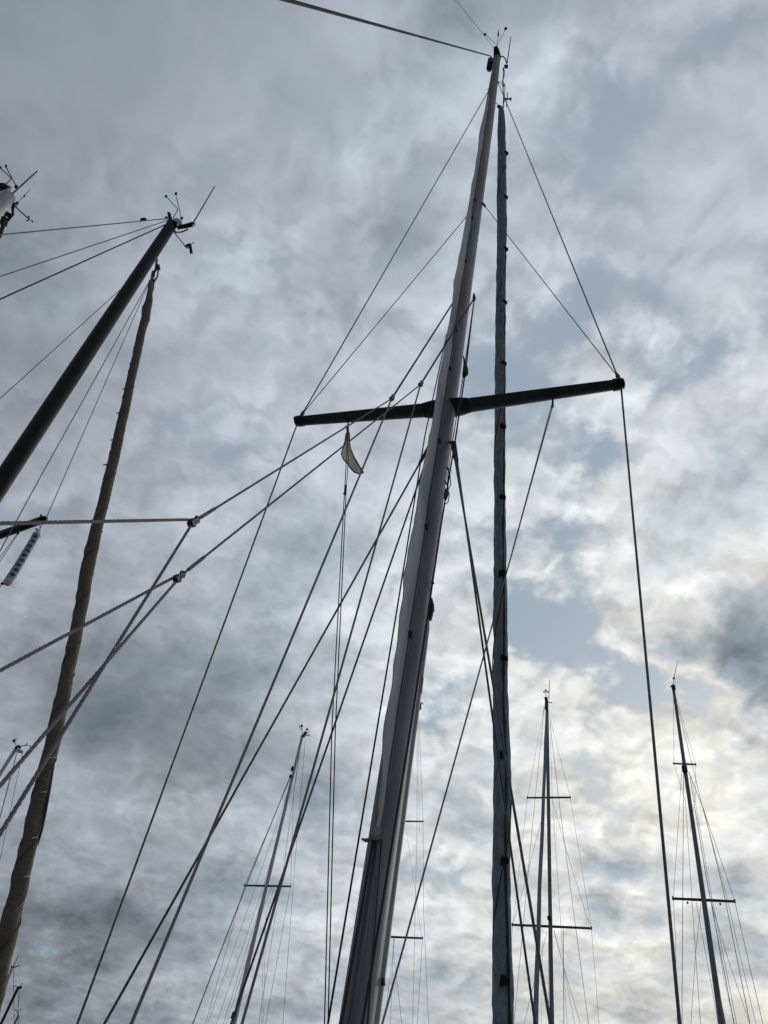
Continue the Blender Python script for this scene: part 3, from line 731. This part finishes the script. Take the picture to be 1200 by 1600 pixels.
line('halyard', [Wd(27.5, 833, 9.2), past(Wd(27.5, 833, 9.2), Wd(0, 871, 8.9), 3)], .0042, WIRE, y2); line('halyard', [Wd(29, 833, 9.2), past(Wd(29, 833, 9.2), Wd(1.5, 875, 8.9), 3)], .0042, WIRE, y2)
MB().tube([Wd(28, 829, 9.2), Wd(28, 835, 9.2)], .016, 8).build('flag_block', CASTING, y2)
# brown furled headsail
BW = [(438, 236, 7), (452, 234.5, 8), (470, 233, 12), (484, 228.5, 16), (496, 228, 15), (520, 221, 14), (560, 212, 14.5), (600, 203.5, 15), (680, 186, 17), (740, 172.5, 18), (800, 158, 19), (860, 142.5, 22), (910, 133, 22), (960, 124.5, 21), (1040, 108, 23), (1120, 91, 25), (1145, 86, 26), (1200, 72, 25), (1280, 54, 27), (1340, 40, 29), (1400, 26, 30), (1450, 14, 33), (1500, 3, 31), (1560, -10, 32), (1620, -22, 32)]
t2 = Wd(240, 430, 12.8); lo2 = fs2
def st2(px, py):
    t0, t1 = 0.0, 1.3
    for _ in range(40):
        m_ = (t0 + t1) / 2; q_ = ROT.transposed() @ (lerp(t2, lo2, m_) - CAM); yy = 800 + F * q_.y / q_.z
        if yy < py: t0 = m_
        else: t1 = m_
    dp = depth(lerp(t2, lo2, t0)); return Wd(px, py, dp), dp
ptb, rdb = [], []
y = 438.0
while y < 1620:
    p, dp = st2(interp([(a, b) for a, b, c in BW], y), y); ptb.append(p); rdb.append(interp([(a, c) for a, b, c in BW], y) / 2 * dp / F * .90); y += 4
dir_ = (ptb[-1] - ptb[-16]).normalized()
while ptb[-1].z > DECK + .3: ptb.append(ptb[-1] + dir_ * .06); rdb.append(rdb[-1])
bsail = MB().tube(ptb, rdb, 24, prof=lambda a, i: 1 + .08 * noise.noise(Vector((math.cos(a) * 1.2, math.sin(a) * 1.2, i * .05))) + .05 * math.sin(a + i * .33) + .035 * max(0, math.sin(2 * a + i * .71)) ** 3 + .03 * noise.noise(Vector((a * 1.1, i * .35, 2)))).build('furled_headsail', TAN, y2, label='headsail rolled under a brown cover, wrapped in diagonal creases')
md = bsail.modifiers.new('sub', 'SUBSURF'); md.levels = 1; md.render_levels = 1
md = bsail.modifiers.new('wrinkle', 'DISPLACE'); md.texture = dt; md.strength = .006; md.texture_coords = 'LOCAL'
edge = []
for (x, y, w_) in [(149, 800, 0), (141, 830, 0), (134.5, 855, 0), (131, 880, 0), (128.5, 910, 0), (122, 940, 0), (113, 985, 0), (105, 1030, 0), (101, 1065, 0)]:
    p, dp = st2(x + 2.0, y); edge.append(p - (CAM - p).normalized() * .00)
MB().tube(edge, [.004, .012, .02, .024, .02, .016, .014, .012, .004], 8).build('cover_edge', ROPE_DARK, bsail)
edge = [st2(x - 1.5, y)[0] for x, y in ((97, 1110), (95.5, 1130), (91, 1150), (85, 1190), (79, 1230), (72, 1270), (66, 1300), (61, 1320))]
MB().tube(edge, [.003, .010, .014, .014, .013, .012, .009, .003], 8).build('cover_edge', ROPE_DARK, bsail)
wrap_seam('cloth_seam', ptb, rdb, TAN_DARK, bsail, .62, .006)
wrap_seam('cloth_seam', ptb, rdb, TAN_PALE, bsail, .62, .005, .2)
hk0 = None
for (x, y) in ((194.5, 607), (185.5, 645), (176.5, 687), (165, 726), (147, 812), (137.5, 859), (128.5, 903), (118.5, 958), (108.5, 1007), (102, 1066), (80, 1185), (66, 1239), (52.5, 1310), (39, 1371)):
    p, dp = st2(x, y); p = p + (CAM - p).normalized() * .05
    if hk0 is None:
        hk0 = MB().tube([Vector((-.030, 0, 0)), Vector((-.015, 0, .004)), Vector((.015, 0, .004)), Vector((.030, 0, 0))], [.006, .009, .009, .006], 6).build('cover_hook', STEEL); o = hk0
    else: o = hk0.copy(); C.objects.link(o)
    o.parent = bsail; o.location = p - base2; o.rotation_euler = (ROT @ Matrix.Rotation(math.radians(15), 3, 'Z')).to_euler()
gear('furler_swivel', y2, [([Wd(245, 405, 13.4), Wd(244, 418, 13.1), Wd(242, 424, 13.0)], .022), ([Wd(248, 417, 13.1), Wd(246, 432, 12.9), Wd(241, 440, 12.8)], .014),
     ([Wd(240, 425, 13), Wd(238, 436, 12.9)], .034), ([Wd(238.5, 438, 12.85), Wd(237, 446, 12.8)], .042), ([Wd(238, 448, 12.8), Wd(237, 455, 12.7), Wd(234.5, 468, 12.5)], [.036, .026, .02]), ([Wd(246, 414, 13.1), Wd(247.5, 422, 13.1)], .04)], CASTING)
MB().tube([Wd(238.2, 434, 12.8), Wd(238.2, 437, 12.8)], .036, 8).build('swivel_ring', STEEL, y2)
# masthead
MB().slab([P2(262, 332), P2(266, 332.5), P2(270, 347), P2(268, 350), P2(264.5, 347)], ROT @ Vector((0, 0, .06))).build('masthead_crane', BLACK, y2, smooth=False)
MB().tube([P2(276, 349), P2(278.5, 345.5), P2(279.5, 343)], [.085, .075, .05], 14).build('anchor_light', WHITEP, y2)
MB().tube([P2(277, 356), P2(291, 353), P2(301, 350.5), P2(303, 352.5)], [.030, .038, .042, .046], 8).build('antenna_arm', BLACK, y2)
MB().tube([P2(275, 363), P2(284, 362.5), P2(294, 358)], .012, 6).build('antenna_cable', BLACK, y2)
MB().tube([P2(272, 363.5), P2(275, 361.5)], .035, 8).build('mast_plate', STEEL, y2)
gear('whip_antenna', y2, [([P2(301.5, 349), P2(335.3, 291.5, .4)], [.011, .008])], WIRE)
masthead_gear(y2, d2, vane=dict(rods=[((270.5, 341), (278, 327)), ((278, 327), (259.5, 307)), ((274.8, 304), (283.5, 342)), ], tabs=[(259.5, 307, 2.2), (275, 302.5, 2.2), (284, 341, 2.4)]), r=.006)
gear('wind_sensor', y2, [([P2(271, 361), P2(276, 368), P2(291, 387)], .008), ([P2(289.5, 385), P2(297.5, 381.5)], .022), ([P2(297, 381.5), P2(299, 396)], [.022, .028]), ([P2(298, 382), P2(303.5, 379)], .006)])
MB().tube([P2(292.5, 388), P2(294, 385)], .024, 8).build('sensor_body', WHITEP, y2)

# radar reflector hung under its spreader
ra, rb = Wd(63, 826, 8.9), Wd(11, 914, 8.3)
rr_ = thing('radar_reflector', rb, 'clear tubular radar reflector with dark bands hanging by a cord under the left spreader', 'reflector')
tube_a, tube_b = lerp(ra, rb, .13), lerp(ra, rb, .93)
MB().tube([lerp(ra, rb, .02), lerp(ra, rb, .10), lerp(ra, rb, .13)], [.012, .043, .048], 14).build('end_cap', WHITEP, rr_)
MB().tube([lerp(ra, rb, .93), lerp(ra, rb, .965), lerp(ra, rb, 1.0)], [.051, .048, .020], 14).build('end_cap', WHITEP, rr_)
tube_o = MB().tube([tube_a, tube_b], [.043, .046], 20).build('reflector_tube', LENS, rr_)
ax_ = (tube_b - tube_a).normalized(); u_, v_ = frame(ax_)
for i in range(9):                                        # dark facets seen through the clear wall, three at each level
    for k in range(3):
        a0 = math.atan2((CAM - rb).dot(v_), (CAM - rb).dot(u_)) + k * 2.094 + .12 * (-1) ** i; rows = []
        for p_ in range(5):
            q_ = p_ / 4; half = .78 * math.sqrt(max(.05, 1 - (2 * q_ - 1) ** 2)); c = lerp(tube_a, tube_b, .035 + i * .106 + q_ * .062); rad_ = .0440 + .003 * (.035 + i * .106)
            rows.append([c + (u_ * math.cos(a0 + half * (j / 2 - 1)) + v_ * math.sin(a0 + half * (j / 2 - 1))) * rad_ for j in range(5)])
        MB().grid(rows, ax_ * .0004).build('dark_facet', BAND, tube_o)
line('hanging_cord', [Wd(66, 817, 8.95), ra], .004, ROPE_DARK, rr_); line('hanging_cord', [Wd(62, 820, 8.95), ra], .004, ROPE_DARK, rr_)
line('hanging_cord', [Wd(59, 826, 8.95), Wd(3, 912, 8.35), past(Wd(59, 826, 8.95), Wd(3, 912, 8.35), 2.6)], .0045, ROPE_DARK, rr_)
gear('cord_toggle', rr_, [([Wd(55, 826, 8.9), Wd(61, 828, 8.9)], .007), ([Wd(2, 911, 8.3), Wd(6, 913, 8.3)], .014), ([Wd(6, 912, 8.3), rb], .008)])

# ================================================================== pale mast at the far left edge
b3_hi = W(13, 308, 8.2); b3_lo = down(b3_hi, W(-70, 383, 8.2), DECK); base3 = Vector((b3_lo.x, b3_lo.y, 0))
y3 = thing('sailing_yacht', base3, 'yacht whose pale masthead with a forked wind vane just enters at the upper left edge', 'sailboat', 'yachts moored in the marina')
hull(y3, base3 + FORE * 4.3, base3 - FORE * 6, 3.3)
d3 = depth(b3_hi); P3 = lambda x, y, dz=0: Wd(x, y, d3 + dz)
MB().tube([lerp(b3_lo, b3_hi, i / 12) for i in range(13)], [.118] * 11 + [.115, .108], 24).build('mast', ALU_PALE, y3)
MB().tube([P3(4, 300), P3(9, 292), P3(14, 296)], [.05, .055, .05], 10).build('anchor_light', BLACK, y3)
gear('masthead_crane', y3, [([P3(0, 290), P3(4, 289), P3(6, 300)], .05), ([P3(5, 303), P3(14, 305), P3(19, 318), P3(20, 328)], .022), ([P3(18, 318), P3(25, 322)], .035)], BLACK)
gear('whip_antenna', y3, [([P3(17, 305), P3(58.5, 267, .3)], [.013, .010])], WIRE)
gear('burgee_staff', y3, [([P3(22, 322), P3(28.5, 316)], .02), ([P3(28, 316), P3(47, 296, .2)], .004), ([P3(37, 308), P3(39, 305)], .012)])
masthead_gear(y3, d3, vane=dict(rods=[((8, 289), (18, 279)), ((18, 279), (1, 263)), ((9, 260), (20, 281)), ((20, 281), (25, 290))], tabs=[(1, 262, 2), (9.5, 259.5, 2), (25.5, 292, 3)]), cups=((25, 324), (46, 343), 5), r=.007)
gear('halyard_swivel', y3, [([P3(20, 322), P3(20, 335), P3(12, 345)], .02), ([P3(14, 332), P3(10, 338)], .045), ([P3(8, 340), P3(5, 352)], .055), ([P3(5, 352), P3(0, 368), P3(-20, 395)], .03), ([P3(0, 347), P3(10, 335)], .016)], CASTING)

# ================================================================== distant yachts across the basin
def far_yacht(label, top, bot, D_, w_top, w_bot, m, spreads, wires, hull_dir, cap=True, gear_=None, extras=None, wr=.0045, wm_=WIRE):
    hi = W(*top, D_); lo = W(*bot, D_); ext = down(hi, lo, DECK); base_ = Vector((ext.x, ext.y, 0))
    y_ = thing('sailing_yacht', base_, label, 'sailboat', 'yachts moored in the marina')
    hd = Vector(hull_dir).normalized(); hull(y_, base_ + hd * 4.6, base_ - hd * 6.4, 3.4)
    rt, rb_ = w_top / 2 * depth(hi) / F, w_bot / 2 * depth(lo) / F
    k = 12; MB().tube([lerp(ext, hi, i / k) for i in range(k + 1)], [lerp(rb_, rt, max(0, (i / k - .3) / .7)) for i in range(k + 1)], 14).build('mast', m, y_)
    for (xa, ya, xb, yb, th) in spreads:
        xm = top[0] + (bot[0] - top[0]) * ((ya + yb) / 2 - top[1]) / (bot[1] - top[1])
        za = W(xm, (ya + yb) / 2, D_).z
        a, b = Wz(xa, ya, za), Wz(xb, yb, za)
        # keep the spreader level and square to the mast, a real rigid bar
        sp = MB().tube([a, lerp(a, b, .02), lerp(a, b, .5), lerp(a, b, .98), b], [th * .6, th, th * 1.15, th, th * .6], 8).build('spreader', SPREAD, y_)
        for e in (a, b): MB().tube([e - Vector((0, 0, th * 1.1)), e + Vector((0, 0, th * 1.5))], th * .7, 6).build('spreader_end_cap', BLACK, sp)
    for w_ in wires:
        nm, seg = w_[0], w_[1]; r_ = w_[2] if len(w_) > 2 else wr; dd = w_[3] if len(w_) > 3 else 0.0
        kk = len(seg) - 1; P_ = [W(x, y, D_ + dd * i / max(1, kk)) for i, (x, y) in enumerate(seg)]
        if seg[-1][1] >= 1590: P_[-1] = down(P_[-2], P_[-1], DECK)
        MB().tube(P_, r_, 5).build(nm, wm_, y_)
    if gear_: masthead_gear(y_, depth(hi), **gear_)
    if extras:
        for nm, seg, r_, mm in extras: MB().tube([W(x, y, D_ - .1) for x, y in seg], r_, 8).build(nm, mm, y_)
    return y_

far_yacht('distant yacht with a pale leaning mast and one crosstree, left of the thick grey mast', (472.5, 1149), (365.5, 1600), 28, 4.2, 8.5, ALU_PALE,
    [(382, 1383.5, 454, 1385, .030)],
    [('forestay', [(452.5, 1216), (388, 1375), (301, 1600)], .016, -3.5), ('shroud', [(455, 1213), (382, 1383.5), (321, 1600)], .006), ('shroud', [(456, 1219), (404, 1372), (324, 1600)], .005, -1.5),
     ('halyard', [(457, 1225), (412, 1384), (338, 1600)], .006, 1), ('halyard', [(458, 1228), (416, 1384), (349, 1600)], .006, .5), ('halyard', [(424, 1384), (392, 1480), (353, 1600)], .004),
     ('shroud', [(471, 1160), (456, 1260), (440, 1380)], .006), ('backstay', [(477, 1156), (466, 1290), (461, 1345), (442, 1600)], .006, 3), ('shroud', [(470, 1162), (459, 1236), (454, 1385), (415, 1600)], .006),
     ('lower_shroud', [(428, 1388), (416, 1425), (411, 1600)], .004), ('lower_shroud', [(426, 1386), (405, 1430), (366, 1560)], .004), ('shroud', [(432, 1422), (404, 1600)], .006), ('halyard', [(416, 1424), (410, 1520), (409, 1600)], .004)],
    (-.4, -1, 0), gear_=dict(vane=dict(rods=[((473, 1150), (471, 1134)), ((471, 1140), (467, 1133)), ((474, 1146), (480, 1138)), ((476, 1150), (484, 1142))], tabs=[(471.5, 1134, 2.0), (480, 1139.5, 1.8)]), cups=((474, 1149), (483, 1149), 2.5), r=.012),
    extras=[('anchor_light', [(474, 1151), (478, 1144)], .06, BLACK), ('mast_fitting', [(457.5, 1198), (455.5, 1204)], .045, BLACK), ('mast_fitting', [(454.5, 1211), (453.5, 1215)], .05, CASTING), ('radar_dome', [(367.5, 1582), (364, 1592)], .085, BLACK)])

far_yacht('distant yacht with two crosstrees, its furled sail beside a dark upright mast', (854.5, 1094), (862.5, 1600), 26, 4.6, 7.5, ALU_MID,
    [(824, 1246.5, 891, 1246, .030), (800.5, 1445, 924, 1450.5, .034)],
    [('shroud', [(850.5, 1104), (824, 1246.5), (801, 1445), (791, 1600)]), ('shroud', [(859, 1121), (891, 1246), (924, 1450), (936, 1600)]), ('halyard', [(850.5, 1104), (836, 1249), (803, 1600)], .007, 1.5),
     ('shroud', [(863, 1250), (887, 1335), (920, 1443)], .0055), ('shroud', [(848, 1274), (820, 1380), (802.5, 1440)], .0055), ('backstay', [(859, 1127), (873, 1249), (919.5, 1600)], .008, 4), ('halyard', [(860, 1150), (863, 1250), (876.5, 1448), (886, 1600)], .005, 2),
     ('halyard', [(880, 1451), (881, 1600)], .009), ('lower_shroud', [(865, 1453), (881, 1512), (907, 1600)], .006), ('lower_shroud', [(865.5, 1453), (880, 1508), (898, 1600)], .005), ('lower_shroud', [(855, 1455), (838, 1520), (819, 1600)], .006), ('halyard', [(857, 1455), (857, 1600)], .005), ('lower_shroud', [(848, 1470), (846, 1600)], .004)],
    (-.2, -1, 0), gear_=dict(vane=dict(rods=[((854, 1094), (852.5, 1078)), ((849.5, 1081), (856, 1081))], tabs=[(850, 1081, 1.2), (856, 1081, 1.2), (852.7, 1078.5, 1.5)]), antenna=((857.5, 1092), (858.5, 1062)), cups=((856, 1097), (861, 1098), 2), r=.011),
    extras=[('masthead_crane', [(853, 1090), (854, 1096), (853.5, 1108)], .062, BLACK), ('mast_fitting', [(859, 1432), (859, 1437)], .082, CASTING)])
# its rolled headsail just ahead of the mast
c5 = [o for o in C.objects if o.name.startswith('sailing_yacht') and o.parent is None][-1]
seg = [(854, 1112), (852.5, 1160), (848.8, 1262), (842.8, 1397), (837, 1597)]; seg_w = [3, 4.6, 5.2, 6.2, 8.5]
PP = [W(x, y, 26 - 3.2 * i / 4) for i, (x, y) in enumerate(seg)]; PP.append(down(PP[-2], PP[-1], DECK + .3)); seg_w.append(8.5)
PQ, RQ = [], []
for i in range(len(PP) - 1):
    for k in range(12):
        PQ.append(lerp(PP[i], PP[i + 1], k / 12)); RQ.append((seg_w[i] + (seg_w[i + 1] - seg_w[i]) * k / 12) / 2 * depth(PQ[-1]) / F)
MB().tube(PQ, RQ, 14, prof=lambda a, i: 1 + .09 * math.sin(a + i * .55)).build('furled_headsail', COVER, c5)

far_yacht('distant yacht at right with a dark leaning mast, short upper and wide lower crosstrees', (1052, 1074.5), (1127.5, 1600), 24, 4.4, 10.5, ALU_MID,
    [(1052.5, 1193, 1087, 1194.5, .026), (1051.5, 1404, 1148, 1408.5, .036)],
    [('shroud', [(1052, 1078), (1053, 1193), (1070.5, 1252)], .005), ('shroud', [(1056.5, 1090), (1087, 1194), (1087, 1240), (1078, 1300)], .005), ('shroud', [(1065.5, 1201), (1052, 1404), (1055.5, 1470), (1058, 1600)], .0055),
     ('halyard', [(1068, 1204), (1065.5, 1600)], .008), ('halyard', [(1070.5, 1244), (1082, 1420), (1094.5, 1600)], .006, -1), ('lower_shroud', [(1095, 1413), (1086, 1500), (1079.5, 1600)], .0055), ('backstay', [(1060, 1108), (1097, 1258), (1140, 1384), (1148, 1408), (1192, 1600)], .007),
     ('halyard', [(1076, 1206), (1100, 1266), (1130, 1390), (1172, 1600)], .009, 2), ('halyard', [(1058, 1100), (1099, 1266), (1134, 1395), (1181, 1600)], .006, 2), ('forestay', [(1078, 1215), (1103, 1368), (1147, 1600)], .009, -3), ('halyard', [(1080, 1212), (1106, 1370), (1151, 1600)], .006, -3),
     ('lower_shroud', [(1112, 1414), (1138, 1500), (1169, 1592)], .006), ('halyard', [(1101, 1414), (1120, 1530), (1133.5, 1600)], .012), ('halyard', [(1088, 1410), (1118, 1575), (1122, 1600)], .006), ('lower_shroud', [(1111, 1400), (1131, 1530), (1148, 1600)], .004)],
    (-.3, -1, 0), gear_=dict(vane=dict(rods=[((1052, 1074), (1053, 1060)), ((1049, 1073), (1056, 1070))], tabs=[(1052.6, 1060, 1.8), (1049, 1073, 1.3)]), antenna=((1053, 1060), (1058.5, 1034)), cups=((1052, 1073), (1048.5, 1073), 2), r=.010),
    extras=[('masthead_crane', [(1051.5, 1071), (1053, 1077)], .07, BLACK), ('mast_fitting', [(1069, 1197), (1070.5, 1206)], .085, CASTING), ('spreader_fitting', [(1074, 1409), (1074.5, 1412)], .025, BLACK), ('spreader_fitting', [(1125, 1411), (1125.5, 1414)], .025, BLACK)])

far_yacht('distant yacht hidden behind the thick grey mast, only right ends of its crosstrees showing', (651, 1108), (588, 1600), 29, 3.6, 6.5, ALU_MID,
    [(605, 1283, 661, 1283.5, .028), (566, 1462, 660, 1466, .032)],
    [('shroud', [(654, 1112), (661, 1283.5), (662, 1427), (669.6, 1600)], .006), ('backstay', [(652, 1112), (651.5, 1301), (648, 1456), (644.5, 1600)], .006, 3), ('shroud', [(634, 1292), (648, 1387), (658.5, 1463)], .004), ('shroud', [(660, 1466), (652, 1600)], .006),
     ('halyard', [(615, 1463), (610, 1600)], .006), ('lower_shroud', [(614, 1480), (628, 1600)], .006), ('lower_shroud', [(617, 1466), (604, 1570)], .005), ('shroud', [(653, 1110), (655.5, 1300)], .004)],
    (-.2, -1, 0), gear_=dict(vane=dict(rods=[((655, 1112), (658, 1098)), ((655, 1106), (659, 1099))], tabs=[(658.5, 1099, 1.6)]), cups=((656, 1104), (660, 1098), 1.6), r=.011),
    extras=[('masthead_crane', [(656, 1101), (657, 1108)], .05, BLACK)])

far_yacht('distant yacht with a pale mast, entering at the left edge behind the laid ropes', (25.5, 1169.5), (-8, 1223), 33, 6.2, 9, ALU_PALE, [],
    [('forestay', [(26, 1178), (0, 1277), (-85, 1600)], .018, -3), ('shroud', [(35, 1177), (0, 1344), (-54, 1600)], .010, 2)],
    (.2, -1, 0), gear_=dict(vane=dict(rods=[((27, 1168), (22, 1157)), ((22, 1157), (24.5, 1156)), ((26, 1166), (31, 1168))], tabs=[(22, 1157.5, 2.6), (25, 1155.5, 1.2)]), cups=((31, 1166), (43, 1164), 4), r=.012),
    extras=[('masthead_crane', [(24, 1169), (29, 1166), (32, 1169)], .06, BLACK), ('masthead_arm', [(26, 1174), (36, 1175.5)], .05, ALU_PALE), ('masthead_arm', [(26, 1170), (36, 1174)], .03, ALU_PALE)])
far_yacht('faraway yacht at lower left, small pale masthead with instruments, right behind the brown headsail', (19.5, 1513), (3, 1553), 55, 4.2, 6.5, ALU_PALE, [],
    [('shroud', [(21, 1516), (22, 1600)], .014, 2), ('forestay', [(18, 1516), (-6, 1600)], .014, -3)],
    (.2, -1, 0), gear_=dict(vane=dict(rods=[((19, 1514), (18, 1508)), ((14, 1516), (24, 1509))], tabs=[(18.5, 1511, 1.6)]), antenna=((20, 1512), (29, 1493)), cups=((21, 1512), (30, 1509), 1.6), r=.018))
far_yacht('faraway yacht at lower left with a bare black mast top bent at the tip', (29, 1542), (1.5, 1600), 50, 4.2, 5.2, BLACKSPAR, [],
    [('backstay', [(31, 1542), (27, 1600)], .012, 3), ('shroud', [(28, 1545), (29, 1600)], .010)],
    (.1, -1, 0), gear_=dict(vane=dict(rods=[((30, 1542), (34, 1537))], tabs=[(35, 1537, 1.0)]), cups=((28, 1542), (23, 1540), 1.5), r=.015),
    extras=[('masthead_crane', [(27.5, 1543.5), (34, 1542.5)], .07, BLACK)])
far_yacht('faraway yacht in the bottom left corner, the smallest masthead in view', (29, 1586), (22, 1602), 60, 3.0, 4.0, ALU_MID, [],
    [('shroud', [(30, 1588), (32, 1600)], .010)],
    (.1, -1, 0), gear_=dict(vane=dict(rods=[((29, 1586), (25, 1577)), ((27, 1582), (33, 1577))], tabs=[(25, 1578, 1.4), (33, 1577, 1)]), r=.016))
